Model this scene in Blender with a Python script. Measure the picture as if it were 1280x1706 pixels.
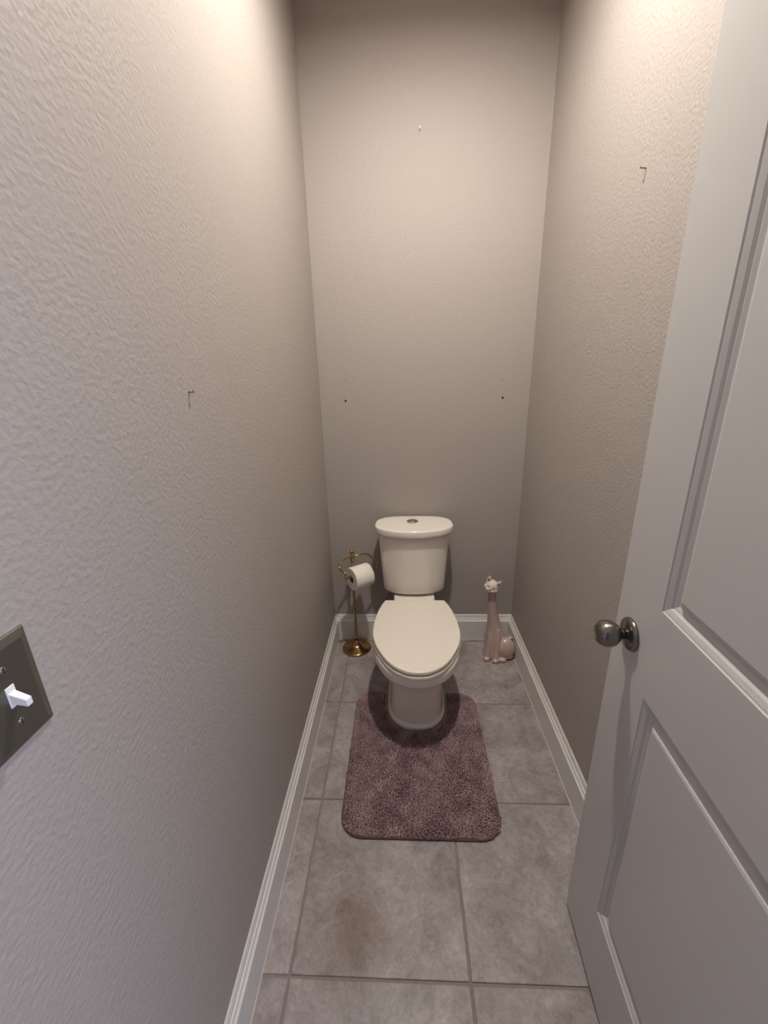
import bpy, bmesh, math, random
import numpy as np
from mathutils import Vector, Matrix, noise

for o in list(bpy.data.objects):
    bpy.data.objects.remove(o)
scene = bpy.context.scene
COL = scene.collection
PI = math.pi
R = math.radians

# ------------------------------------------------------------------ camera
cam_d = bpy.data.cameras.new('camera')
cam = bpy.data.objects.new('camera', cam_d)
COL.objects.link(cam)
FPX = 700.76
cam_d.sensor_fit = 'VERTICAL'
cam_d.sensor_height = 24.0
cam_d.lens = FPX / 1706.0 * 24.0
cam_d.clip_start = 0.02
yaw, pitch, roll = -0.04913, -0.3269, -0.02565
fw = Vector((math.sin(yaw)*math.cos(pitch), math.cos(yaw)*math.cos(pitch), math.sin(pitch)))
rt = Vector((math.cos(yaw), -math.sin(yaw), 0))
up = rt.cross(fw)
r2 = rt*math.cos(roll) + up*math.sin(roll)
u2 = up*math.cos(roll) - rt*math.sin(roll)
M = Matrix((r2, u2, -fw)).transposed().to_4x4()
M.translation = Vector((0.3003, -1.0823, 1.4489))
cam.matrix_world = M
scene.camera = cam

# ------------------------------------------------------------------ world, lights, exposure
world = bpy.data.worlds.new('world')
scene.world = world
world.use_nodes = True
world.node_tree.nodes['Background'].inputs[0].default_value = (0.62, 0.72, 0.9, 1)
world.node_tree.nodes['Background'].inputs[1].default_value = 0.6
scene.view_settings.view_transform = 'Standard'
scene.view_settings.look = 'None'
scene.view_settings.gamma = 1.0
scene.view_settings.use_curve_mapping = False
scene.view_settings.exposure = 0.0

LIGHT_XY = (0.42, 0.02)
def area_light(name, loc, rot, sx, sy, power, color, shape='RECTANGLE', spread=180):
    d = bpy.data.lights.new(name, 'AREA')
    d.shape = shape
    d.size = sx
    d.size_y = sy
    d.energy = power
    d.color = color
    d.spread = R(spread)
    o = bpy.data.objects.new(name, d)
    o.location = loc
    o.rotation_euler = rot
    COL.objects.link(o)
    return o
# daylight through the bathroom window behind the photographer
area_light('window_daylight', (1.68, -1.95, 1.55), (0, R(90), 0), 1.1, 1.0, 35, (0.67, 0.74, 1.0))
CEIL_POWER = 1660.0        # glow of the bulb in the ceiling can
CEIL_COLOR = (1.0, 0.945, 0.85)

# ------------------------------------------------------------------ helpers
def lin(r, g, b):
    f = lambda c: (c/255/12.92) if c <= 10 else ((c/255+0.055)/1.055)**2.4
    return (f(r), f(g), f(b), 1)

def link_mesh(name, me, mat=None, parent=None, smooth=True):
    o = bpy.data.objects.new(name, me)
    COL.objects.link(o)
    if mat is not None:
        me.materials.clear()
        me.materials.append(mat)
    if parent is not None:
        o.parent = parent
        o.matrix_parent_inverse = Matrix.Identity(4)
    if smooth:
        for p in me.polygons:
            p.use_smooth = True
    return o

def finish(name, bm, mat, parent=None, smooth=False, bevel=0, seg=2, angle=40, org=None):
    bmesh.ops.recalc_face_normals(bm, faces=bm.faces[:])
    if org is not None:
        bmesh.ops.translate(bm, verts=bm.verts[:], vec=-Vector(org))
    me = bpy.data.meshes.new(name)
    bm.to_mesh(me)
    bm.free()
    o = link_mesh(name, me, mat, parent, smooth)
    if org is not None:
        o.location = org
    if bevel:
        m = o.modifiers.new('bevel', 'BEVEL')
        m.width = bevel
        m.segments = seg
        m.limit_method = 'ANGLE'
        m.angle_limit = R(angle)
    return o

def tag(o, label=None, cat=None, group=None, kind=None):
    if label: o['label'] = label
    if cat: o['category'] = cat
    if group: o['group'] = group
    if kind: o['kind'] = kind
    return o

def empty(name, loc=(0, 0, 0), rz=0):
    o = bpy.data.objects.new(name, None)
    o.empty_display_size = 0.05
    o.location = loc
    o.rotation_euler = (0, 0, rz)
    COL.objects.link(o)
    return o

def box(bm, x0, x1, y0, y1, z0, z1):
    v = [bm.verts.new(p) for p in ((x0,y0,z0),(x1,y0,z0),(x1,y1,z0),(x0,y1,z0),(x0,y0,z1),(x1,y0,z1),(x1,y1,z1),(x0,y1,z1))]
    for f in ((0,3,2,1),(4,5,6,7),(0,1,5,4),(1,2,6,5),(2,3,7,6),(3,0,4,7)):
        bm.faces.new([v[i] for i in f])
    return v

def loft(bm, rings, cap0=True, cap1=True, closed=True):
    vs = [[bm.verts.new(p) for p in ring] for ring in rings]
    n = len(vs[0])
    for a, b in zip(vs[:-1], vs[1:]):
        for i in range(n if closed else n-1):
            j = (i+1) % n
            bm.faces.new((a[i], a[j], b[j], b[i]))
    if cap0: bm.faces.new(vs[0][::-1])
    if cap1: bm.faces.new(vs[-1])
    return vs

def lathe(bm, prof, n=32, center=(0, 0, 0), mat=None):
    """prof: list of (r,z); r==0 makes a pole"""
    c = Vector(center)
    rows = []
    for r, z in prof:
        if r < 1e-6:
            rows.append([bm.verts.new((0, 0, z))])
        else:
            rows.append([bm.verts.new((r*math.cos(2*PI*i/n), r*math.sin(2*PI*i/n), z)) for i in range(n)])
    for a, b in zip(rows[:-1], rows[1:]):
        for i in range(n):
            j = (i+1) % n
            if len(a) == 1 and len(b) == 1: continue
            if len(a) == 1: bm.faces.new((a[0], b[j], b[i]))
            elif len(b) == 1: bm.faces.new((a[i], a[j], b[0]))
            else: bm.faces.new((a[i], a[j], b[j], b[i]))
    vs = [v for row in rows for v in row]
    for v in vs:
        p = v.co.copy()
        if mat is not None: p = mat @ p
        v.co = p + c
    return vs

def tube(bm, pts, rad, n=12, caps=True):
    pts = [Vector(p) for p in pts]
    rads = rad if isinstance(rad, (list, tuple)) else [rad]*len(pts)
    rings = []
    prev = None
    for i, p in enumerate(pts):
        d = (pts[min(i+1, len(pts)-1)] - pts[max(i-1, 0)]).normalized()
        if prev is None:
            a = d.orthogonal().normalized()
        else:
            a = (prev - d*prev.dot(d)).normalized()
        prev = a
        b = d.cross(a)
        rings.append([p + (a*math.cos(2*PI*k/n) + b*math.sin(2*PI*k/n))*rads[i] for k in range(n)])
    return loft(bm, rings, caps, caps)

def spline(pts, k=8):
    pts = [Vector(p) for p in pts]
    P = [pts[0]*2-pts[1]] + pts + [pts[-1]*2-pts[-2]]
    out = []
    for i in range(1, len(P)-2):
        for s in range(k):
            t = s/k
            a, b, c, d = P[i-1], P[i], P[i+1], P[i+2]
            out.append(0.5*((2*b)+(c-a)*t+(2*a-5*b+4*c-d)*t*t+(3*b-a-3*c+d)*t**3))
    out.append(pts[-1])
    return out

def ellipsoid(bm, c, r, rot=None, u=20, v=12):
    m = Matrix.Translation(c)
    if rot is not None: m = m @ rot.to_4x4()
    m = m @ Matrix.Diagonal((r[0], r[1], r[2], 1))
    bmesh.ops.create_uvsphere(bm, u_segments=u, v_segments=v, radius=1, matrix=m)

def baked(name, bm, mat, parent, voxel=0.003, smooth_it=6, factor=0.5):
    """one continuous skin over overlapping closed shapes"""
    bmesh.ops.recalc_face_normals(bm, faces=bm.faces[:])
    me = bpy.data.meshes.new(name)
    bm.to_mesh(me); bm.free()
    o = bpy.data.objects.new(name, me)
    COL.objects.link(o)
    m = o.modifiers.new('r', 'REMESH'); m.mode = 'VOXEL'; m.voxel_size = voxel
    if smooth_it:
        s = o.modifiers.new('s', 'SMOOTH'); s.iterations = smooth_it; s.factor = factor
    dg = bpy.context.evaluated_depsgraph_get()
    me2 = bpy.data.meshes.new_from_object(o.evaluated_get(dg))
    bpy.data.objects.remove(o)
    me2.name = name
    return link_mesh(name, me2, mat, parent, True)

# ------------------------------------------------------------------ materials
def new_mat(name):
    m = bpy.data.materials.new(name)
    m.use_nodes = True
    nt = m.node_tree
    b = nt.nodes['Principled BSDF']
    return m, nt, b

def simple(name, col, rough=0.5, metal=0.0, spec=0.5, coat=0.0, var=0.0, vscale=20, bump=0.0, bscale=200, aniso=0):
    m, nt, b = new_mat(name)
    b.inputs['Base Color'].default_value = col
    b.inputs['Roughness'].default_value = rough
    b.inputs['Metallic'].default_value = metal
    b.inputs['Specular IOR Level'].default_value = spec
    if coat:
        b.inputs['Coat Weight'].default_value = coat
        b.inputs['Coat Roughness'].default_value = 0.06
    tc = nt.nodes.new('ShaderNodeTexCoord')
    if var:
        n = nt.nodes.new('ShaderNodeTexNoise'); n.inputs['Scale'].default_value = vscale; n.inputs['Detail'].default_value = 4
        mr = nt.nodes.new('ShaderNodeMapRange'); mr.inputs['To Min'].default_value = 1-var; mr.inputs['To Max'].default_value = 1+var
        mx = nt.nodes.new('ShaderNodeVectorMath'); mx.operation = 'SCALE'
        mx.inputs[0].default_value = col[:3]
        nt.links.new(tc.outputs['Object'], n.inputs['Vector'])
        nt.links.new(n.outputs['Fac'], mr.inputs['Value'])
        nt.links.new(mr.outputs['Result'], mx.inputs['Scale'])
        nt.links.new(mx.outputs['Vector'], b.inputs['Base Color'])
    if bump:
        n2 = nt.nodes.new('ShaderNodeTexNoise'); n2.inputs['Scale'].default_value = bscale; n2.inputs['Detail'].default_value = 3
        bp = nt.nodes.new('ShaderNodeBump'); bp.inputs['Strength'].default_value = bump; bp.inputs['Distance'].default_value = 0.002
        nt.links.new(tc.outputs['Object'], n2.inputs['Vector'])
        nt.links.new(n2.outputs['Fac'], bp.inputs['Height'])
        nt.links.new(bp.outputs['Normal'], b.inputs['Normal'])
    return m

def wall_material(name, col):
    """satin paint over an orange-peel texture"""
    m, nt, b = new_mat(name)
    b.inputs['Base Color'].default_value = col
    b.inputs['Roughness'].default_value = 0.6
    b.inputs['Specular IOR Level'].default_value = 0.35
    tc = nt.nodes.new('ShaderNodeTexCoord')
    n1 = nt.nodes.new('ShaderNodeTexNoise'); n1.inputs['Scale'].default_value = 125; n1.inputs['Detail'].default_value = 2.0; n1.inputs['Roughness'].default_value = 0.4
    n2 = nt.nodes.new('ShaderNodeTexNoise'); n2.inputs['Scale'].default_value = 320; n2.inputs['Detail'].default_value = 1
    cr = nt.nodes.new('ShaderNodeValToRGB')
    cr.color_ramp.elements[0].position = 0.32; cr.color_ramp.elements[1].position = 0.74
    ad = nt.nodes.new('ShaderNodeMath'); ad.operation = 'MULTIPLY_ADD'; ad.inputs[1].default_value = 0.22
    bp = nt.nodes.new('ShaderNodeBump'); bp.inputs['Strength'].default_value = 0.46; bp.inputs['Distance'].default_value = 0.0014
    nt.links.new(tc.outputs['Object'], n1.inputs['Vector'])
    nt.links.new(tc.outputs['Object'], n2.inputs['Vector'])
    nt.links.new(n1.outputs['Fac'], cr.inputs['Fac'])
    nt.links.new(n2.outputs['Fac'], ad.inputs[0])
    nt.links.new(cr.outputs['Color'], ad.inputs[2])
    nt.links.new(ad.outputs['Value'], bp.inputs['Height'])
    nt.links.new(bp.outputs['Normal'], b.inputs['Normal'])
    return m

def tile_material(name):
    m, nt, b = new_mat(name)
    tc = nt.nodes.new('ShaderNodeTexCoord')
    oi = nt.nodes.new('ShaderNodeObjectInfo')
    ofs = nt.nodes.new('ShaderNodeVectorMath'); ofs.operation = 'MULTIPLY_ADD'
    cb = nt.nodes.new('ShaderNodeCombineXYZ')
    mu = nt.nodes.new('ShaderNodeMath'); mu.operation = 'MULTIPLY'; mu.inputs[1].default_value = 37
    nt.links.new(oi.outputs['Random'], mu.inputs[0])
    nt.links.new(mu.outputs[0], cb.inputs[2])
    ad = nt.nodes.new('ShaderNodeVectorMath'); ad.operation = 'ADD'
    nt.links.new(tc.outputs['Object'], ad.inputs[0]); nt.links.new(cb.outputs[0], ad.inputs[1])
    n1 = nt.nodes.new('ShaderNodeTexNoise'); n1.inputs['Scale'].default_value = 7; n1.inputs['Detail'].default_value = 8; n1.inputs['Roughness'].default_value = 0.68; n1.inputs['Distortion'].default_value = 0.8
    n2 = nt.nodes.new('ShaderNodeTexNoise'); n2.inputs['Scale'].default_value = 45; n2.inputs['Detail'].default_value = 6; n2.inputs['Roughness'].default_value = 0.7; n2.inputs['Distortion'].default_value = 1.2
    n3 = nt.nodes.new('ShaderNodeTexNoise'); n3.inputs['Scale'].default_value = 3.2; n3.inputs['Detail'].default_value = 2
    for n in (n1, n2, n3): nt.links.new(ad.outputs[0], n.inputs['Vector'])
    r1 = nt.nodes.new('ShaderNodeValToRGB')
    r1.color_ramp.elements[0].position = 0.3; r1.color_ramp.elements[0].color = lin(134, 124, 122)
    r1.color_ramp.elements[1].position = 0.7; r1.color_ramp.elements[1].color = lin(182, 175, 174)
    r2_ = nt.nodes.new('ShaderNodeValToRGB')
    r2_.color_ramp.elements[0].position = 0.34; r2_.color_ramp.elements[0].color = (0.66, 0.65, 0.65, 1)
    r2_.color_ramp.elements[1].position = 0.62; r2_.color_ramp.elements[1].color = (1.06, 1.06, 1.06, 1)
    mx = nt.nodes.new('ShaderNodeMix'); mx.data_type = 'RGBA'; mx.blend_type = 'MULTIPLY'; mx.inputs[0].default_value = 0.75
    nt.links.new(n1.outputs['Fac'], r1.inputs['Fac']); nt.links.new(n2.outputs['Fac'], r2_.inputs['Fac'])
    nt.links.new(r1.outputs['Color'], mx.inputs[6]); nt.links.new(r2_.outputs['Color'], mx.inputs[7])
    mw = nt.nodes.new('ShaderNodeMix'); mw.data_type = 'RGBA'; mw.blend_type = 'MULTIPLY'
    mw.inputs[7].default_value = (0.97, 0.91, 0.92, 1)
    nt.links.new(n3.outputs['Fac'], mw.inputs[0]); nt.links.new(mx.outputs[2], mw.inputs[6])
    # one soft-edged patch, browner and darker, that runs over the joint near the door
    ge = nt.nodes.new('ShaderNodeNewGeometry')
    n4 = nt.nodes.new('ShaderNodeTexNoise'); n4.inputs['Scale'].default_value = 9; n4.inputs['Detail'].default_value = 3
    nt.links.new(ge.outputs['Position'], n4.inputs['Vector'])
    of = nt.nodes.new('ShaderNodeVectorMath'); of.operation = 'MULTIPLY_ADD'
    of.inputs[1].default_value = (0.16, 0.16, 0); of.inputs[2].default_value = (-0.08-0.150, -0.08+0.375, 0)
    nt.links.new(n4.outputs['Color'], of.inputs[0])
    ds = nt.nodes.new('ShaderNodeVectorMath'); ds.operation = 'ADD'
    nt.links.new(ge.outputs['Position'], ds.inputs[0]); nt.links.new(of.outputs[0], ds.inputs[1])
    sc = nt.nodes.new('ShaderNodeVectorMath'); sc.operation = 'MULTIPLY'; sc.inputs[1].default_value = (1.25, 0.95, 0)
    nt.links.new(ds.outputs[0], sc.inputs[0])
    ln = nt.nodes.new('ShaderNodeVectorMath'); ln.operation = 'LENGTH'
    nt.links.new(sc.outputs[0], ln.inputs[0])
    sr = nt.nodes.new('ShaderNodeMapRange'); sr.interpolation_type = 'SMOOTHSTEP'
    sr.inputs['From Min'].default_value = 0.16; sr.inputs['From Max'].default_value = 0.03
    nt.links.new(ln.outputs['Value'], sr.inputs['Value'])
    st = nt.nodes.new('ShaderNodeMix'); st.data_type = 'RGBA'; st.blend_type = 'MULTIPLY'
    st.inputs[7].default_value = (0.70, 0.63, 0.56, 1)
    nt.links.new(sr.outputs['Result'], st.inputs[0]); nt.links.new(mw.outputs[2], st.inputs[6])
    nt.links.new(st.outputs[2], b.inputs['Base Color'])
    b.inputs['Roughness'].default_value = 0.42
    b.inputs['Specular IOR Level'].default_value = 0.4
    bp = nt.nodes.new('ShaderNodeBump'); bp.inputs['Strength'].default_value = 0.35; bp.inputs['Distance'].default_value = 0.002
    nt.links.new(n2.outputs['Fac'], bp.inputs['Height'])
    nt.links.new(bp.outputs['Normal'], b.inputs['Normal'])
    return m

MAT = {}
MAT['wall'] = wall_material('beige_wall_paint', (0.392, 0.350, 0.324, 1))
MAT['ceiling'] = simple('ceiling_paint', lin(225, 218, 208), 0.8)
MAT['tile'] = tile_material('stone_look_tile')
MAT['grout'] = simple('grout', lin(140, 128, 122), 0.9, var=0.12, vscale=60, bump=0.3, bscale=500)
MAT['trim'] = simple('trim_paint', lin(222, 219, 216), 0.35, var=0.02, vscale=6)
MAT['caulk'] = simple('caulk', lin(196, 188, 182), 0.6)
MAT['door'] = simple('door_paint', lin(196, 194, 194), 0.4, var=0.02, vscale=4, bump=0.06, bscale=900)
MAT['porcelain'] = simple('porcelain', lin(236, 228, 220), 0.12, coat=0.4)
MAT['seat'] = simple('seat_plastic', lin(233, 224, 212), 0.2)
MAT['chrome'] = simple('chrome', (0.55, 0.54, 0.52, 1), 0.15, metal=1)
MAT['nickel'] = simple('satin_nickel', (0.25, 0.228, 0.212, 1), 0.22, metal=1)
MAT['brass'] = simple('antique_brass', (0.46, 0.30, 0.13, 1), 0.13, metal=1)
MAT['paper'] = simple('tissue_paper', lin(240, 230, 222), 0.9, bump=0.15, bscale=300)
MAT['cardboard'] = simple('cardboard', lin(140, 110, 85), 0.9)
MAT['ceramic'] = simple('glazed_ceramic', lin(226, 208, 199), 0.14, coat=0.5)
MAT['ceramic_body'] = simple('glazed_ceramic_body', lin(192, 168, 160), 0.16, coat=0.5)
MAT['dark'] = simple('dark_void', (0.01, 0.008, 0.007, 1), 0.9)
MAT['plate'] = simple('pewter_plate', (0.19, 0.182, 0.152, 1), 0.36, metal=0.8)
MAT['switch'] = simple('white_switch_plastic', lin(238, 236, 238), 0.3)
MAT['steel'] = simple('nail_steel', (0.3, 0.27, 0.25, 1), 0.4, metal=0.8)
MAT['hose'] = simple('braided_hose', (0.25, 0.24, 0.23, 1), 0.4, metal=0.6, bump=0.5, bscale=900)
MAT['backing'] = simple('rug_backing', lin(88, 68, 68), 0.95)
MAT['window'] = simple('window_frame_paint', lin(230, 228, 225), 0.5)

# ------------------------------------------------------------------ room dimensions (metres)
XL, XR, YB = -0.088, 0.888, 0.9596
YF0, YF1 = -1.105, -0.985            # front wall thickness (doorway the photographer stands in)
H = 2.745
HB, TB = 0.153, 0.017
BX0, BX1, BY0 = -1.3, 1.7, -3.3       # bathroom beyond the doorway
DOX0, DOX1, DOZ = 0.005, 0.765, 2.06  # doorway opening

# ------------------------------------------------------------------ floor and its tiles
bm = bmesh.new()
box(bm, BX0-0.1, BX1+0.1, BY0-0.1, YB+0.1, -0.12, -0.0035)
floor = tag(finish('floor', bm, MAT['grout']), 'grey floor of stone-look square tiles with recessed grout', kind='structure')
TX, TY = 0.456, 0.4627
G = 0.0032
rng = random.Random(4)
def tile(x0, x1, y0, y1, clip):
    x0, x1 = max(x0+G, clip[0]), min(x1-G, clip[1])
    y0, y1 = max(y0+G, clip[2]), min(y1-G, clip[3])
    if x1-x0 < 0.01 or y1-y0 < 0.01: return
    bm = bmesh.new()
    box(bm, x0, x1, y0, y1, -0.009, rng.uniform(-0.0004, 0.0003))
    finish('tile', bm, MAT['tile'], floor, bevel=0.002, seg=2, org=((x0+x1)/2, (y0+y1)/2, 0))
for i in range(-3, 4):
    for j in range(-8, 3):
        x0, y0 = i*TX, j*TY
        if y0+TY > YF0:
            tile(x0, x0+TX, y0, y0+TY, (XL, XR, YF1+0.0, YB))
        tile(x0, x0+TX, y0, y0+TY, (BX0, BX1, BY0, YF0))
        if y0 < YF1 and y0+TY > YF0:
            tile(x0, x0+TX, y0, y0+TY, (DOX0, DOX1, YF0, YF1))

# ------------------------------------------------------------------ walls
def wall(name, x0, x1, y0, y1, z0=-0.05, z1=H, label=None):
    bm = bmesh.new()
    box(bm, x0, x1, y0, y1, z0, z1)
    return tag(finish(name, bm, MAT['wall']), label, kind='structure')
wall_left = wall('wall_left', XL-0.1, XL, YF1, YB, label='beige textured wall on the left with the light switch')
wall_right = wall('wall_right', XR, XR+0.1, YF1, YB, label='beige textured wall on the right behind the open door')
wall_back = wall('wall_back', XL-0.1, XR+0.1, YB, YB+0.1, label='beige wall behind the toilet')
bm = bmesh.new()
box(bm, BX0-0.1, DOX0, YF0, YF1, -0.05, H)
box(bm, DOX1, BX1+0.1, YF0, YF1, -0.05, H)
box(bm, DOX0, DOX1, YF0, YF1, DOZ, H)
wall_front = tag(finish('wall_front', bm, MAT['wall']), 'beige wall with the doorway', kind='structure')
wall('wall_bathroom_left', BX0-0.1, BX0, BY0, YF0)
wall('wall_bathroom_back', BX0-0.1, BX1+0.1, BY0-0.1, BY0)
WY0, WY1, WZ0, WZ1 = -2.5, -1.4, 0.98, 2.12
bm = bmesh.new()
box(bm, BX1, BX1+0.1, BY0, WY0, -0.05, H)
box(bm, BX1, BX1+0.1, WY1, YF0, -0.05, H)
box(bm, BX1, BX1+0.1, WY0, WY1, -0.05, WZ0)
box(bm, BX1, BX1+0.1, WY0, WY1, WZ1, H)
tag(finish('wall_bathroom_right', bm, MAT['wall']), kind='structure')
bm = bmesh.new()
for (a, b_, c, d) in ((WY0, WY0+0.04, WZ0, WZ1), (WY1-0.04, WY1, WZ0, WZ1), (WY0+0.04, WY1-0.04, WZ0, WZ0+0.04), (WY0+0.04, WY1-0.04, WZ1-0.04, WZ1), (WY0+0.04, WY1-0.04, 1.53, 1.57)):
    box(bm, BX1+0.03, BX1+0.07, a, b_, c, d)
win = tag(finish('window_1', bm, MAT['window']), 'white framed bathroom window beyond the doorway', kind='structure')
gm, nt, b = new_mat('window_glass')
b.inputs['Transmission Weight'].default_value = 1.0; b.inputs['Roughness'].default_value = 0.3; b.inputs['IOR'].default_value = 1.1
for (c, d) in ((WZ0+0.04, 1.53), (1.57, WZ1-0.04)):
    bm = bmesh.new(); box(bm, BX1+0.048, BX1+0.054, WY0+0.04, WY1-0.04, c, d)
    finish('pane', bm, gm, win)

# ceiling with a round opening for the recessed lamp
bm = bmesh.new()
NS = 64
cx, cy = LIGHT_XY
RC = 0.078
x0, x1, y0, y1 = BX0-0.1, BX1+0.1, BY0-0.1, YB+0.1
def edge_pt(a):
    dx, dy = math.cos(a), math.sin(a)
    ts = []
    if dx > 1e-9: ts.append((x1-cx)/dx)
    if dx < -1e-9: ts.append((x0-cx)/dx)
    if dy > 1e-9: ts.append((y1-cy)/dy)
    if dy < -1e-9: ts.append((y0-cy)/dy)
    t = min(ts)
    return (cx+dx*t, cy+dy*t)
angs = sorted(set([2*PI*i/NS for i in range(NS)] + [math.atan2(b_-cy, a-cx) % (2*PI) for a in (x0, x1) for b_ in (y0, y1)]))
def ring_in(z): return [(cx+RC*math.cos(a), cy+RC*math.sin(a), z) for a in angs]
def ring_out(z): return [(*edge_pt(a), z) for a in angs]
vs = loft(bm, [ring_in(H+0.08), ring_in(H), ring_out(H), ring_out(H+0.08)], False, False)
for i in range(len(angs)):
    j = (i+1) % len(angs)
    bm.faces.new((vs[3][i], vs[3][j], vs[0][j], vs[0][i]))
tag(finish('ceiling', bm, MAT['ceiling']), 'plain painted ceiling', kind='structure')

# recessed ceiling lamp
lamp = tag(empty('recessed_ceiling_light', (cx, cy, H)), 'round white recessed ceiling light above the toilet room', 'ceiling light')
bm = bmesh.new()
lathe(bm, [(0.072, 0.0), (0.072, -0.004), (0.085, -0.006), (0.1, -0.003), (0.1, 0.0)], 48)
finish('trim_ring', bm, MAT['window'], lamp, smooth=True)
bm = bmesh.new()
lathe(bm, [(0.0, 0.14), (0.074, 0.14), (0.074, 0.0), (0.072, 0.0), (0.070, 0.12), (0.0, 0.122)], 48)
finish('housing', bm, MAT['window'], lamp, smooth=False)
em, nt, b = new_mat('lamp_lens_glow')
b.inputs['Base Color'].default_value = (0.9, 0.88, 0.84, 1)
b.inputs['Emission Color'].default_value = (*CEIL_COLOR, 1)
b.inputs['Emission Strength'].default_value = CEIL_POWER
bm = bmesh.new()
lathe(bm, [(0.0, 0.118), (0.016, 0.118), (0.018, 0.085), (0.030, 0.060), (0.0435, 0.034), (0.0435, 0.021), (0.0425, 0.021), (0.0425, 0.024), (0.0, 0.024)], 32)
finish('bulb_reflector', bm, MAT['window'], lamp, smooth=False)
bm = bmesh.new()
lathe(bm, [(0.0, 0.0235), (0.042, 0.0235), (0.0415, 0.018), (0.037, 0.0095), (0.028, 0.004), (0.015, 0.0008), (0.0, 0.0)], 32)
bulb = finish('bulb', bm, em, lamp, smooth=True)

# ------------------------------------------------------------------ baseboards (profile swept along the wall)
PROF = [(0, 0.0), (TB, 0.0), (TB, HB-0.036), (TB-0.0007, HB-0.0345), (TB-0.0045, HB-0.031), (TB-0.0075, HB-0.022), (TB-0.0080, HB-0.0215), (TB-0.0100, HB-0.0205), (TB-0.0105, HB-0.0195), (TB-0.0115, HB-0.012), (TB-0.0130, HB-0.006), (TB-0.0148, HB-0.002), (TB-0.0165, HB), (0, HB)]
def baseboard(name, label, path_fn, s0, s1):
    """path_fn(s, d): position along the wall s, out from the wall d -> (x,y)"""
    bm = bmesh.new()
    rings = []
    for s, sg in ((s0, 1), (s1, -1)):
        rings.append([(*path_fn(s + sg*d, d), z) for d, z in PROF])
    loft(bm, rings)
    o = tag(finish(name, bm, MAT['trim']), label, kind='structure')
    bm = bmesh.new()
    ca = [(TB-0.001, 0.0), (TB+0.0025, 0.0), (TB+0.0015, 0.002), (TB-0.001, 0.003)]
    loft(bm, [[(*path_fn(s + sg*d, d), z) for d, z in ca] for s, sg in ((s0, 1), (s1, -1))])
    finish('caulk_bead', bm, MAT['caulk'], o)
    return o
baseboard('baseboard_back', 'painted baseboard behind the toilet', lambda s, d: (s, YB-d), XL, XR)
baseboard('baseboard_left', 'painted baseboard along the left wall', lambda s, d: (XL+d, s), YF1, YB)
baseboard('baseboard_right', 'painted baseboard along the right wall', lambda s, d: (XR-d, s), YF1, YB)

# door casing and jamb around the doorway (behind the lens)
bm = bmesh.new()
for yy0, yy1 in ((YF1, YF1+0.012), (YF0-0.012, YF0)):
    box(bm, DOX0-0.06, DOX0+0.0, yy0, yy1, 0.0, DOZ+0.06)
    box(bm, DOX1, DOX1+0.06, yy0, yy1, 0.0, DOZ+0.06)
    box(bm, DOX0, DOX1, yy0, yy1, DOZ, DOZ+0.06)
box(bm, DOX0, DOX0+0.012, YF0, YF1, 0.0, DOZ)
box(bm, DOX1-0.006, DOX1, YF0, YF1, 0.0, DOZ)
box(bm, DOX0+0.012, DOX1-0.006, YF0, YF1, DOZ-0.012, DOZ)
tag(finish('trim_1', bm, MAT['trim']), 'painted casing around the doorway', kind='structure')

# ------------------------------------------------------------------ door (two moulded panels), standing open along the right wall
DX, DY, DA = 0.750, -0.290, 0.045
DW, DT, DZ0, DZ1 = 0.711, 0.035, 0.012, 2.042
t2 = Vector((-math.sin(DA), -math.cos(DA), 0))
n2_ = Vector((math.cos(DA), -math.sin(DA), 0))
def D(u, w, z):
    """u from latch edge toward hinges, w into the slab from the visible face"""
    return Vector((DX, DY, 0)) + t2*u + n2_*w + Vector((0, 0, z))
US = [0, 0.142, DW-0.142, DW]
ZS = [DZ0, 0.235, 0.857, 1.042, 1.905, DZ1]
bm = bmesh.new()
for w, flip in ((0, False), (DT, True)):
    g = [[bm.verts.new(D(u, w, z)) for z in ZS] for u in US]
    for i in range(3):
        for j in range(5):
            if i == 1 and j in (1, 3): continue
            bm.faces.new((g[i][j], g[i+1][j], g[i+1][j+1], g[i][j+1]))
    if not flip: g0 = g
    else: g1 = g
loop = [(i, 0) for i in range(3)] + [(3, j) for j in range(5)] + [(i, 5) for i in range(3, 0, -1)] + [(0, j) for j in range(5, 0, -1)]
for k in range(len(loop)):
    a, b_ = loop[k], loop[(k+1) % len(loop)]
    bm.faces.new((g0[a[0]][a[1]], g0[b_[0]][b_[1]], g1[b_[0]][b_[1]], g1[a[0]][a[1]]))
door = tag(finish('door_1', bm, MAT['door']), 'light grey two-panel door standing open along the right wall', kind='structure')
# moulding profile: inset, depth
MP = [(0, 0), (0.002, 0.0022), (0.004, 0.0022), (0.012, 0.0052), (0.016, 0.0088), (0.018, 0.0089), (0.024, 0.0118), (0.028, 0.0118), (0.0325, 0.0078), (0.036, 0.0046), (0.041, 0.0032)]
for (za, zb) in ((0.235, 0.857), (1.042, 1.905)):
    bm = bmesh.new()
    ends = []
    for w0, sg in ((0.0, 1), (DT, -1)):
        rings = []
        for ins, dep in MP:
            ua, ub, z0_, z1_ = US[1]+ins, US[2]-ins, za+ins, zb-ins
            rings.append([D(ua, w0+sg*dep, z0_), D(ub, w0+sg*dep, z0_), D(ub, w0+sg*dep, z1_), D(ua, w0+sg*dep, z1_)])
        vs = loft(bm, rings, False, True)
        ends.append(vs[0])
    for i in range(4):
        j = (i+1) % 4
        bm.faces.new((ends[0][i], ends[0][j], ends[1][j], ends[1][i]))
    finish('panel', bm, MAT['door'], door)
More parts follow.
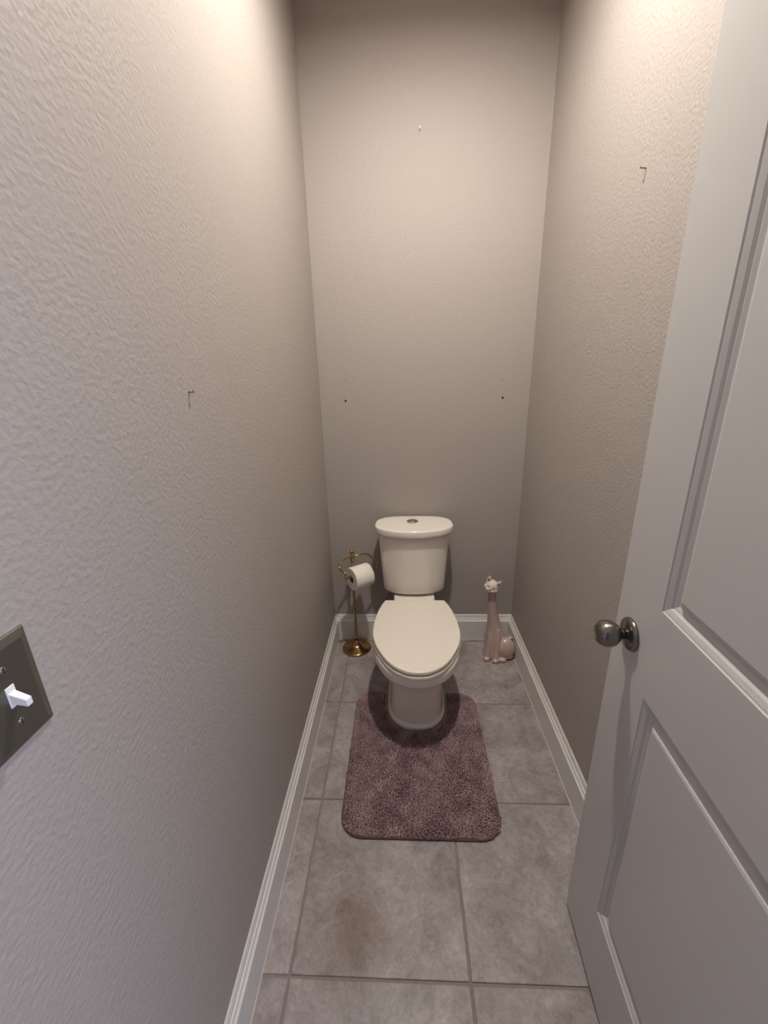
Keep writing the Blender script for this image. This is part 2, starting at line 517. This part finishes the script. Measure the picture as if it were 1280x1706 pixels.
# knobs on both faces
def knob(side):
    w0 = 0 if side < 0 else DT
    org = D(0.064, w0, 0.942)
    ax = n2_*side
    zq = ax.normalized()
    xq = Vector((0, 0, 1)); yq = zq.cross(xq)
    rot = Matrix((xq, yq, zq)).transposed()
    prof_r = [(0, 0.0), (0.033, 0.0), (0.0335, 0.004), (0.031, 0.008), (0.024, 0.0105), (0.016, 0.012), (0.013, 0.0135), (0.0, 0.0135)]
    prof_k = [(0, 0.013), (0.0105, 0.013), (0.0105, 0.02), (0.0120, 0.0225), (0.0175, 0.026), (0.0225, 0.031), (0.0258, 0.038), (0.0268, 0.0455), (0.0258, 0.053), (0.0225, 0.060), (0.017, 0.065), (0.009, 0.0682), (0, 0.069)]
    bm = bmesh.new(); lathe(bm, prof_k, 40, org, rot)
    k = finish('door_knob', bm, MAT['nickel'], door, smooth=True)
    k['label'] = 'satin nickel door knob'
    bm = bmesh.new(); lathe(bm, prof_r, 48, org, rot)
    o = finish('rosette', bm, MAT['nickel'], k, smooth=True)
    mm = o.modifiers.new('b', 'BEVEL'); mm.width = 0.0012; mm.limit_method = 'ANGLE'; mm.angle_limit = R(50)
knob(-1); knob(1)
bm = bmesh.new()
v = [D(-0.0008, 0.005, 0.914), D(-0.0008, 0.030, 0.914), D(-0.0008, 0.030, 0.971), D(-0.0008, 0.005, 0.971)]
v2 = [p + t2*0.003 for p in v]
loft(bm, [v, v2])
finish('latch_plate', bm, MAT['nickel'], door)
for hz in (0.22, 1.03, 1.82):
    bm = bmesh.new()
    lathe(bm, [(0, 0), (0.006, 0), (0.006, 0.09), (0, 0.09)], 12, D(DW+0.004, -0.005, hz))
    finish('hinge', bm, MAT['nickel'], door, smooth=False)

# ------------------------------------------------------------------ toilet
TCX = 0.349
toilet = tag(empty('toilet', (TCX, 0.6, 0)), 'white two-piece toilet with closed lid and tapered tank', 'toilet')
def T(x, y, z): return (x, y-0.6, z)
NR = 64
def oval(a, yf, yb, yc, z, ef=2.2, eb=2.6):
    """egg outline: half width a, front yf (small y), back yb, widest at yc"""
    pts = []
    for k in range(NR):
        th = 2*PI*k/NR
        c, s = math.cos(th), math.sin(th)
        e = ef if s < 0 else eb
        x = a*math.copysign(abs(c)**(2/e), c)
        y = (yc-yf)*math.copysign(abs(s)**(2/e), s) if s < 0 else (yb-yc)*abs(s)**(2/e)
        pts.append(T(x, yc+y, z))
    return pts
bm = bmesh.new()
secs = [
    (0.1275, 0.306, 0.86, 0.45, 0.000, 2.3, 3.5),
    (0.1285, 0.304, 0.86, 0.45, 0.006, 2.3, 3.5),
    (0.1265, 0.307, 0.86, 0.45, 0.016, 2.3, 3.5),
    (0.1190, 0.316, 0.855, 0.45, 0.022, 2.3, 3.5),
    (0.1165, 0.320, 0.85, 0.45, 0.040, 2.3, 3.5),
    (0.1120, 0.326, 0.84, 0.45, 0.110, 2.3, 3.5),
    (0.1090, 0.326, 0.83, 0.45, 0.175, 2.3, 3.4),
    (0.1110, 0.320, 0.80, 0.45, 0.220, 2.3, 3.0),
    (0.1250, 0.294, 0.76, 0.45, 0.258, 2.2, 2.6),
    (0.1500, 0.248, 0.72, 0.45, 0.286, 2.15, 2.3),
    (0.1690, 0.214, 0.70, 0.45, 0.301, 2.1, 2.2),
    (0.1785, 0.197, 0.695, 0.45, 0.312, 2.1, 2.2),
    (0.1830, 0.189, 0.69, 0.45, 0.325, 2.1, 2.2),
    (0.1830, 0.188, 0.69, 0.45, 0.352, 2.1, 2.2),
    (0.1805, 0.191, 0.685, 0.45, 0.360, 2.1, 2.2),
    (0.1740, 0.199, 0.68, 0.45, 0.364, 2.1, 2.2),
]
loft(bm, [oval(*s) for s in secs])
# rear deck that carries the tank
deck = [(0.1, 0.60), (0.1, 0.90), (-0.1, 0.90), (-0.1, 0.60)]
loft(bm, [[T(x*0.8, min(y, 0.86), 0.18) for x, y in deck], [T(x*0.9, y, 0.30) for x, y in deck], [T(x, y, 0.34) for x, y in deck], [T(x, y, 0.374) for x, y in deck]])
bowl = baked('bowl', bm, MAT['porcelain'], toilet, voxel=0.004, smooth_it=3)

def half_outline(table, k=6):
    """table of (y, halfwidth) back -> front, ending at halfwidth 0"""
    pts = spline([(w, y, 0) for y, w in table], k)
    return [(max(p.x, 0), p.y) for p in pts]
LID = [(0.640, 0.137), (0.60, 0.152), (0.538, 0.167), (0.47, 0.1765), (0.402, 0.179), (0.35, 0.1735), (0.302, 0.160), (0.255, 0.139), (0.215, 0.116), (0.18, 0.086), (0.156, 0.050), (0.148, 0.026), (0.1455, 0.0)]
LID = [(1.0305*y_+0.033, 1.0305*w_) for y_, w_ in LID]
ho = half_outline(LID)
full = [(w, y) for w, y in ho] + [(-w, y) for w, y in ho[-2::-1]]
def slab(name, z0, z1, grow, mat, parent, rad):
    def ring(off, z):
        out = []
        n = len(full)
        for i in range(n):
            p = Vector((*full[i], 0))
            a = Vector((*full[max(i-1, 0)], 0)); c = Vector((*full[min(i+1, n-1)], 0))
            d = (c-a).normalized()
            nn = Vector((-d.y, d.x, 0))
            if nn.dot(p - Vector((0, 0.45, 0))) < 0: nn = -nn
            if i in (0, n-1): nn = Vector((1 if i == 0 else -1, 0.6, 0))
            q = p + nn*(off+grow)
            out.append(T(q.x, q.y, z))
        return out
    bm = bmesh.new()
    rings = [ring(-rad, z0)]
    rings.append(ring(0, z0+rad*0.6))
    for k in range(0, 5):
        a = k/4*PI/2
        rings.append(ring(-rad*(1-math.cos(a)), z1-rad+rad*math.sin(a)))
    loft(bm, rings)
    o = finish(name, bm, mat, parent, smooth=True)
    m = o.modifiers.new('es', 'EDGE_SPLIT'); m.split_angle = R(45)
    return o
seat = slab('seat', 0.365, 0.3795, 0.002, MAT['seat'], toilet, 0.005)
lid = slab('seat_lid', 0.3838, 0.400, 0.0, MAT['seat'], toilet, 0.005)
for s in (-1, 1):
    bm = bmesh.new()
    box(bm, s*0.07-0.022, s*0.07+0.022, 0.690-0.6, 0.722-0.6, 0.370, 0.394)
    finish('seat_hinge', bm, MAT['seat'], toilet, smooth=False, bevel=0.006, seg=3)

def tank_outline(hw, yf, yb, yc, z, ef=2.7, eb=7):
    return oval(hw, yf, yb, yc, z, ef, eb)
bm = bmesh.new()
def tk(f, z, ins=0):
    hw = 0.153 + (0.1735-0.153)*f - ins
    yf = 0.757 + (0.735-0.757)*f + ins
    return tank_outline(hw, yf, 0.935-ins, 0.828, z, 2.05, 4)
rings = [tk(0, 0.373, 0.05), tk(0, 0.381, 0.026), tk(0, 0.386, 0.012), tk(0.02, 0.393, 0.004), tk(0.05, 0.406, 0.0005)]
for f in (0.1, 0.3, 0.5, 0.7, 0.85, 1.0):
    rings.append(tk(f, 0.404+(0.707-0.404)*f))
loft(bm, rings)
tank = finish('tank', bm, MAT['porcelain'], toilet, smooth=True)
bm = bmesh.new()
def tl(ins, z): return tank_outline(0.1885-ins, 0.715+ins, 0.945-ins, 0.822, z, 2.0, 3.2)
rings = [tl(0.012, 0.706), tl(0.003, 0.7065), tl(0.001, 0.709), tl(0.0, 0.717), tl(0.0, 0.732), tl(0.001, 0.7360), tl(0.0032, 0.7385), tl(0.007, 0.7397), tl(0.014, 0.740)]
loft(bm, rings)
tank_lid = finish('tank_lid', bm, MAT['porcelain'], toilet, smooth=True)
bx, by = -0.006, 0.856-0.6
bm = bmesh.new()
lathe(bm, [(0, 0.740), (0.0275, 0.740), (0.0275, 0.743), (0.0245, 0.7445), (0.0225, 0.7435), (0.0, 0.7435)], 40, (bx, by, 0))
fb = finish('flush_button', bm, MAT['chrome'], toilet, smooth=False)
for s in (-1, 1):
    bm = bmesh.new()
    arc = [(s*0.0012 + s*0.0205*math.cos(a), 0.0205*math.sin(a)) for a in [PI/2 - k*PI/16 for k in range(17)]]
    loft(bm, [[(bx+x, by+y, 0.7436) for x, y in arc], [(bx+x, by+y, 0.7462) for x, y in arc], [(bx+x*0.9, by+y*0.9, 0.7468) for x, y in arc]])
    finish('push_plate', bm, MAT['chrome'], fb)
# water supply line on the left behind the bowl
bm = bmesh.new()
pts = spline([(-0.11, 0.285, 0.41), (-0.112, 0.285, 0.37), (-0.135, 0.295, 0.30), (-0.165, 0.31, 0.22), (-0.16, 0.315, 0.17), (-0.155, 0.318, 0.155)], 8)
tube(bm, pts, 0.0055, 10)
hose = finish('supply_hose', bm, MAT['hose'], toilet, smooth=True)
bm = bmesh.new()
tube(bm, [(-0.155, 0.318, 0.10), (-0.155, 0.318, 0.155)], 0.009, 12)
tube(bm, [(-0.155, 0.358, 0.125), (-0.155, 0.295, 0.125)], 0.008, 12)
ellipsoid(bm, (-0.155, 0.288, 0.125), (0.016, 0.008, 0.010))
finish('stop_valve', bm, MAT['chrome'], hose, smooth=True)

# ------------------------------------------------------------------ toilet paper stand
SX, SY = 0.036, 0.862
stand = tag(empty('toilet_paper_stand', (SX, SY, 0)), 'antique brass toilet paper stand with round base left of the toilet', 'paper holder')
bm = bmesh.new()
lathe(bm, [(0, 0), (0.077, 0), (0.079, 0.003), (0.078, 0.007), (0.070, 0.011), (0.055, 0.015), (0.038, 0.021), (0.024, 0.029), (0.016, 0.040), (0.012, 0.052), (0.0, 0.054)], 48)
finish('base', bm, MAT['brass'], stand, smooth=True)
bm = bmesh.new()
lathe(bm, [(0, 0.05), (0.011, 0.05), (0.0095, 0.07), (0.0068, 0.13), (0.006, 0.25), (0.006, 0.53), (0, 0.53)], 20)
finish('pole', bm, MAT['brass'], stand, smooth=True)
bm = bmesh.new()
lathe(bm, [(0, 0.525), (0.008, 0.525), (0.011, 0.532), (0.011, 0.545), (0.008, 0.552), (0.005, 0.556), (0.005, 0.560), (0.010, 0.566), (0.0115, 0.573), (0.009, 0.581), (0.004, 0.586), (0, 0.588)], 24)
finish('finial', bm, MAT['brass'], stand, smooth=True)
ax = Vector((0.795, 0.607, 0))
mid = Vector((0.0880-SX, 0.8155-SY, 0.480))
for s in (-1, 1):
    end = mid + ax*0.088*s
    out = ax*s
    p0 = Vector((0, 0, 0.542))
    pts = spline([p0, p0+out*0.035+Vector((0.004, -0.004, 0.012)), p0+out*0.075+Vector((0.012, -0.010, 0.006)), p0+out*0.098+Vector((0.022, -0.018, -0.018)), end+out*0.008+Vector((0, 0, 0.028)), end], 8)
    bm = bmesh.new(); tube(bm, pts, 0.0042, 12)
    arm = finish('arm', bm, MAT['brass'], stand, smooth=True)
    bm = bmesh.new(); ellipsoid(bm, end, (0.0092, 0.0092, 0.0092), u=16, v=10)
    finish('end_ball', bm, MAT['brass'], arm, smooth=True)
bm = bmesh.new(); tube(bm, [mid-ax*0.088, mid+ax*0.088], 0.0045, 12)
finish('roll_bar', bm, MAT['brass'], stand, smooth=True)

rot = Matrix((ax.cross(Vector((0, 0, 1))), Vector((0, 0, 1)), ax)).transposed()
rc = Vector((SX, SY, 0)) + mid - ax*0.012 - Vector((0, 0, 0.0138))
rollo = tag(empty('toilet_paper_roll', rc), 'white toilet paper roll hanging on the brass stand', 'paper roll')
bm = bmesh.new()
L2 = 0.051
rows = [(0.0205, -L2), (0.0565, -L2), (0.058, -L2+0.002), (0.058, L2-0.002), (0.0565, L2), (0.0205, L2), (0.0205, -L2)]
lathe(bm, rows, 48, (0, 0, 0), rot)
bmesh.ops.remove_doubles(bm, verts=bm.verts[:], dist=1e-6)
o = finish('paper', bm, MAT['paper'], rollo, smooth=True); m = o.modifiers.new('es', 'EDGE_SPLIT'); m.split_angle = R(50)
bm = bmesh.new()
lathe(bm, [(0.0205, -L2+0.001), (0.0205, L2-0.001), (0.0185, L2-0.001), (0.0185, -L2+0.001), (0.0205, -L2+0.001)], 32, (0, 0, 0), rot)
bmesh.ops.remove_doubles(bm, verts=bm.verts[:], dist=1e-6)
finish('cardboard_core', bm, MAT['cardboard'], rollo, smooth=False)

# ------------------------------------------------------------------ ceramic cat
cat = tag(empty('cat_figurine', (0.789, 0.812, 0)), 'long-necked white ceramic cat figurine sitting right of the toilet', 'figurine')
bm = bmesh.new()
def circ(c, rx, ry, n=28): return [(c[0]+rx*math.cos(2*PI*k/n), c[1]+ry*math.sin(2*PI*k/n), c[2]) for k in range(n)]
loft(bm, [circ((-0.004, 0.0, 0.0), 0.066, 0.050), circ((-0.004, 0.0, 0.012), 0.070, 0.054), circ((-0.008, 0.002, 0.05), 0.060, 0.052), circ((-0.013, 0.004, 0.10), 0.054, 0.047),
          circ((-0.021, 0.006, 0.15), 0.042, 0.038), circ((-0.029, 0.006, 0.20), 0.034, 0.032), circ((-0.036, 0.005, 0.25), 0.0275, 0.027), circ((-0.042, 0.003, 0.30), 0.0235, 0.023), circ((-0.046, 0.0, 0.35), 0.0205, 0.020), circ((-0.049, -0.002, 0.40), 0.020, 0.020)])
# haunch on the right with the curled tail round it
ellipsoid(bm, (0.034, -0.028, 0.060), (0.049, 0.036, 0.061))
ellipsoid(bm, (0.046, -0.020, 0.018), (0.036, 0.036, 0.018))
ellipsoid(bm, (0.052, -0.016, 0.100), (0.022, 0.018, 0.026), Matrix.Rotation(R(25), 3, 'Y'))
# front legs and paws
for x0_, y0_, x1_, y1_ in ((-0.047, -0.022, -0.062, -0.040), (-0.012, -0.036, -0.020, -0.056)):
    tube(bm, [(x0_, y0_+0.012, 0.17), (x0_, y0_, 0.12), ((x0_+x1_)/2, (y0_+y1_)/2, 0.06), (x1_, y1_, 0.012)], [0.010, 0.014, 0.0135, 0.013], 14)
    ellipsoid(bm, (x1_-0.002, y1_-0.007, 0.010), (0.018, 0.016, 0.011))
ellipsoid(bm, (0.016, -0.058, 0.010), (0.020, 0.014, 0.011))
body = baked('body', bm, MAT['ceramic_body'], cat, voxel=0.003, smooth_it=5)
# head
hm = Matrix.Translation((-0.051, -0.006, 0.416)) @ Matrix.Rotation(R(-22), 4, 'Z') @ Matrix.Rotation(R(20), 4, 'Y') @ Matrix.Rotation(R(8), 4, 'X')
bm = bmesh.new()
ellipsoid(bm, (0, 0, 0), (0.034, 0.031, 0.029))
for s in (-1, 1):
    ellipsoid(bm, (s*0.0105, -0.026, -0.011), (0.0125, 0.011, 0.0095))
    ellipsoid(bm, (s*0.022, -0.012, -0.008), (0.014, 0.016, 0.014))
    loft(bm, [[(s*0.022+0.016*math.cos(a), 0.002+0.009*math.sin(a), 0.014) for a in [2*PI*k/16 for k in range(16)]],
              [(s*0.0255+0.010*math.cos(a), 0.001+0.006*math.sin(a), 0.033) for a in [2*PI*k/16 for k in range(16)]],
              [(s*0.029+0.0025*math.cos(a), 0.000+0.002*math.sin(a), 0.049) for a in [2*PI*k/16 for k in range(16)]]])
ellipsoid(bm, (0, -0.026, -0.020), (0.011, 0.009, 0.008))
ellipsoid(bm, (0, -0.030, 0.000), (0.0065, 0.008, 0.010))
bmesh.ops.transform(bm, matrix=hm, verts=bm.verts[:])
head = baked('head', bm, MAT['ceramic'], cat, voxel=0.002, smooth_it=4)
MAT['feature'] = simple('ceramic_feature_line', lin(150, 122, 110), 0.3)
for s in (-1, 1):
    bm = bmesh.new()
    tube(bm, [hm @ Vector(p) for p in ((s*0.007, -0.0306, 0.004), (s*0.012, -0.0300, 0.0065), (s*0.018, -0.0275, 0.006))], [0.0006, 0.0013, 0.0006], 8)
    finish('eye', bm, MAT['feature'], head, smooth=True)
    bm = bmesh.new()
    ellipsoid(bm, (s*0.0245, -0.0065, 0.024), (0.0065, 0.0022, 0.0105), Matrix.Rotation(R(s*14), 3, 'Y'), 12, 8)
    bmesh.ops.transform(bm, matrix=hm, verts=bm.verts[:])
    finish('inner_ear', bm, MAT['feature'], head, smooth=True)
bm = bmesh.new()
ellipsoid(bm, hm @ Vector((0, -0.0375, -0.004)), (0.003, 0.0022, 0.002), None, 10, 8)
finish('nose', bm, MAT['feature'], head, smooth=True)
# dark opening beside the haunch
bm = bmesh.new()
om = Matrix.Translation((0.0615, -0.024, 0.1145)) @ Matrix.Rotation(R(28), 4, 'Y') @ Matrix.Rotation(R(38), 4, 'X')
ellipsoid(bm, (0, 0, 0), (0.0085, 0.0115, 0.004), None, 16, 8)
bmesh.ops.transform(bm, matrix=om, verts=bm.verts[:])
o = finish('opening', bm, MAT['dark'], cat, smooth=True); o['label'] = 'dark round opening above the haunch'

# ------------------------------------------------------------------ contour rug
RX0, RX1, RY0, RY1 = 0.077, 0.617, -0.132, 0.518
RR = 0.075
rug = tag(empty('contour_bath_rug', (0.348, 0.15, 0)), 'mauve-brown shaggy contour rug wrapped around the toilet base', 'rug')
CUT_A, CUT_Y = 0.142, 0.45
def cut_front(x):
    d = abs(x-TCX)/CUT_A
    if d >= 1: return None
    return CUT_Y - (CUT_Y-0.288)*(1-d**2.3)**(1/2.3)
def wob(x, y): return 0.004*noise.noise(Vector((x*14, y*14, 0.3)))
def in_rug(x, y, m=0.0):
    m -= wob(x, y)
    x0, x1, y0, y1 = RX0+m, RX1-m, RY0+m, RY1-m
    if not (x0 < x < x1 and y0 < y < y1): return False
    r = RR
    dx = max(x0+r-x, x-(x1-r), 0); dy = max(y0+r-y, y-(y1-r), 0)
    if dx*dx+dy*dy > r*r: return False
    if abs(x-TCX) < CUT_A+m:
        cf = CUT_Y - (CUT_Y-0.288+m)*(1-min(abs(x-TCX)/(CUT_A+m), 1)**2.3)**(1/2.3)
        if y > cf: return False
    return True
def rug_outline():
    pts = []
    def arc(cx_, cy_, r, a0, a1, n=10):
        for k in range(n+1):
            a = R(a0+(a1-a0)*k/n); pts.append((cx_+r*math.cos(a), cy_+r*math.sin(a)))
    arc(RX0+RR, RY0+RR, RR, 180, 270); arc(RX1-RR, RY0+RR, RR, 270, 360); arc(RX1-RR, RY1-RR, RR, 0, 90)
    pts.append((TCX+CUT_A, RY1))
    for k in range(25):
        x = TCX+CUT_A*math.cos(PI*k/24)
        pts.append((x, cut_front(x) or CUT_Y))
    pts.append((TCX-CUT_A, RY1))
    arc(RX0+RR, RY1-RR, RR, 90, 180)
    return pts
ro = rug_outline()
bm = bmesh.new()
bot = [bm.verts.new((x-0.348, y-0.15, 0.0006)) for x, y in ro]
top = [bm.verts.new((x-0.348, y-0.15, 0.006)) for x, y in ro]
for i in range(len(ro)):
    j = (i+1) % len(ro)
    bm.faces.new((bot[i], bot[j], top[j], top[i]))
bm.faces.new(top); bm.faces.new(bot[::-1])
bmesh.ops.triangulate(bm, faces=[f for f in bm.faces if len(f.verts) > 4])
finish('rug_backing', bm, MAT['backing'], rug)
pm, nt, b = new_mat('rug_pile')
b.inputs['Roughness'].default_value = 0.95
b.inputs['Specular IOR Level'].default_value = 0.1
b.inputs['Sheen Weight'].default_value = 0.35
b.inputs['Sheen Tint'].default_value = (0.8, 0.65, 0.66, 1)
at = nt.nodes.new('ShaderNodeAttribute'); at.attribute_name = 'tuft'
cr = nt.nodes.new('ShaderNodeValToRGB')
cr.color_ramp.elements[0].color = lin(120, 96, 98); cr.color_ramp.elements[1].color = lin(184, 156, 158)
nt.links.new(at.outputs['Fac'], cr.inputs['Fac']); nt.links.new(cr.outputs['Color'], b.inputs['Base Color'])
rg = np.random.default_rng(3)
V, F, TV = [], [], []
sp = 0.0046
ny, nx = int((RY1-RY0)/sp)+2, int((RX1-RX0)/sp)+2
for j in range(ny):
    for i in range(nx):
        x = RX0 + (i+0.5*(j % 2))*sp + rg.uniform(-1, 1)*0.0016
        y = RY0 + j*sp + rg.uniform(-1, 1)*0.0016
        if not in_rug(x, y, 0.002): continue
        h = 0.016 + rg.uniform(-0.003, 0.003) + 0.0025*noise.noise(Vector((x*18, y*18, 1.7)))
        lean = Vector((noise.noise(Vector((x*9, y*9, 5))), noise.noise(Vector((x*9, y*9, 9))), 0))*0.007
        lx = lean.x + rg.uniform(-1, 1)*0.0035; ly = lean.y + rg.uniform(-1, 1)*0.0035
        r = rg.uniform(0.0019, 0.0027); a0 = rg.uniform(0, 6.28)
        base = len(V)
        for lv, (f, zz) in enumerate(((0.75, 0.004), (1.15, h*0.72))):
            for k in range(4):
                a = a0+k*PI/2
                V.append((x-0.348+lx*zz/h+r*f*math.cos(a), y-0.15+ly*zz/h+r*f*math.sin(a), zz))
        V.append((x-0.348+lx, y-0.15+ly, h))
        val = min(1, max(0, 0.5+0.55*noise.noise(Vector((x*22, y*22, 3)))+rg.uniform(-0.28, 0.28)))
        TV += [val]*9
        for k in range(4):
            n_ = (k+1) % 4
            F.append((base+k, base+n_, base+4+n_, base+4+k))
            F.append((base+4+k, base+4+n_, base+8))
me = bpy.data.meshes.new('pile')
me.from_pydata(V, [], F)
att = me.attributes.new('tuft', 'FLOAT', 'POINT')
att.data.foreach_set('value', TV)
me.update()
pile = link_mesh('pile', me, pm, rug, True)
pile['kind'] = 'stuff'

# ------------------------------------------------------------------ light switch on the left wall
SWY, SWZ = -0.767, 1.156
sw = tag(empty('light_switch', (XL, SWY, SWZ)), 'dark pewter switch plate with white toggle on the left wall', 'light switch')
bm = bmesh.new()
def rr(hy, hz, x): return [(x, -hy, -hz), (x, hy, -hz), (x, hy, hz), (x, -hy, hz)]
loft(bm, [rr(0.0355, 0.058, 0.0), rr(0.0355, 0.058, 0.0016), rr(0.0345, 0.057, 0.0024), rr(0.0275, 0.050, 0.0050), rr(0.0265, 0.049, 0.0053), rr(0.020, 0.040, 0.0053)])
finish('cover_plate', bm, MAT['plate'], sw)
bm = bmesh.new(); box(bm, 0.0044, 0.0062, -0.0048, 0.0048, -0.0115, 0.0115)
finish('toggle_collar', bm, MAT['switch'], sw, bevel=0.0006)
bm = bmesh.new()
loft(bm, [[(0.004, y, z) for y, z in ((-0.004, -0.006), (0.004, -0.006), (0.004, 0.006), (-0.004, 0.006))],
          [(0.0215, y, z-0.0055) for y, z in ((-0.0032, -0.0045), (0.0032, -0.0045), (0.0032, 0.0035), (-0.0032, 0.0035))]])
finish('toggle', bm, MAT['switch'], sw, bevel=0.0008)
for s in (-1, 1):
    bm = bmesh.new(); ellipsoid(bm, (0.0048, 0, s*0.0302), (0.0016, 0.0035, 0.0035), None, 14, 8)
    scw = finish('screw', bm, MAT['steel'], sw, smooth=True)
    bm = bmesh.new(); box(bm, 0.0060, 0.0066, -0.0004, 0.0004, s*0.0302-0.003, s*0.0302+0.003)
    finish('slot', bm, MAT['dark'], scw)

# ------------------------------------------------------------------ nails, hook and holes left in the walls
def nail(name, label, cat_, loc, normal, length=0.016, r=0.0014, head=0.0028, tilt=0.004, mat='steel'):
    n = Vector(normal)
    e = tag(empty(name, loc), label, cat_)
    tip = n*length + Vector((0, 0, tilt))
    bm = bmesh.new(); tube(bm, [n*-0.006, tip], r, 8)
    finish('shank', bm, MAT[mat], e, smooth=True)
    bm = bmesh.new(); tube(bm, [tip, tip+tip.normalized()*0.0014], head, 12)
    finish('nail_head', bm, MAT[mat], e, smooth=False)
    return e
nail('nail', 'small steel nail in the middle of the left wall', 'nail', (XL, -0.303, 1.418), (1, 0, 0), 0.008, 0.0020, 0.0030, 0.001)
nail('nail', 'small pale nail high on the wall above the toilet', 'nail', (0.379, YB, 2.331), (0, -1, 0), 0.012, 0.0016, 0.0034, mat='switch')
hk = nail('nail', 'steel nail high on the right wall near the door edge', 'nail', (XR, 0.159, 1.888), (-1, 0, 0), 0.013, 0.0018, 0.0028, 0.003)
def hole(parent, loc, normal, r=0.004, mat='dark'):
    n = Vector(normal); zq = n; xq = Vector((0, 0, 1)); yq = zq.cross(xq)
    rot = Matrix((xq, yq, zq)).transposed()
    bm = bmesh.new(); lathe(bm, [(0, -0.004), (r, -0.003), (r*1.15, 0.0004), (r*0.8, 0.0006), (0, 0.0004)], 14, loc, rot)
    finish('screw_hole', bm, MAT[mat], parent, smooth=True)
MAT['spackle'] = simple('spackle_scuff', lin(150, 130, 116), 0.8)
hole(wall_back, (0.032, YB, 1.312), (0, -1, 0), 0.0045)
hole(wall_back, (0.011, YB, 1.304), (0, -1, 0), 0.0028, 'spackle')
hole(wall_back, (0.028, YB, 1.33), (0, -1, 0), 0.003, 'spackle')
hole(wall_back, (0.036, YB, 1.401), (0, -1, 0), 0.003, 'spackle')
hole(wall_back, (0.766, YB, 1.310), (0, -1, 0), 0.0045)
hole(wall_back, (0.761, YB, 1.392), (0, -1, 0), 0.0028, 'spackle')
hole(wall_left, (XL, -0.176, 0.622), (1, 0, 0), 0.003, 'spackle')
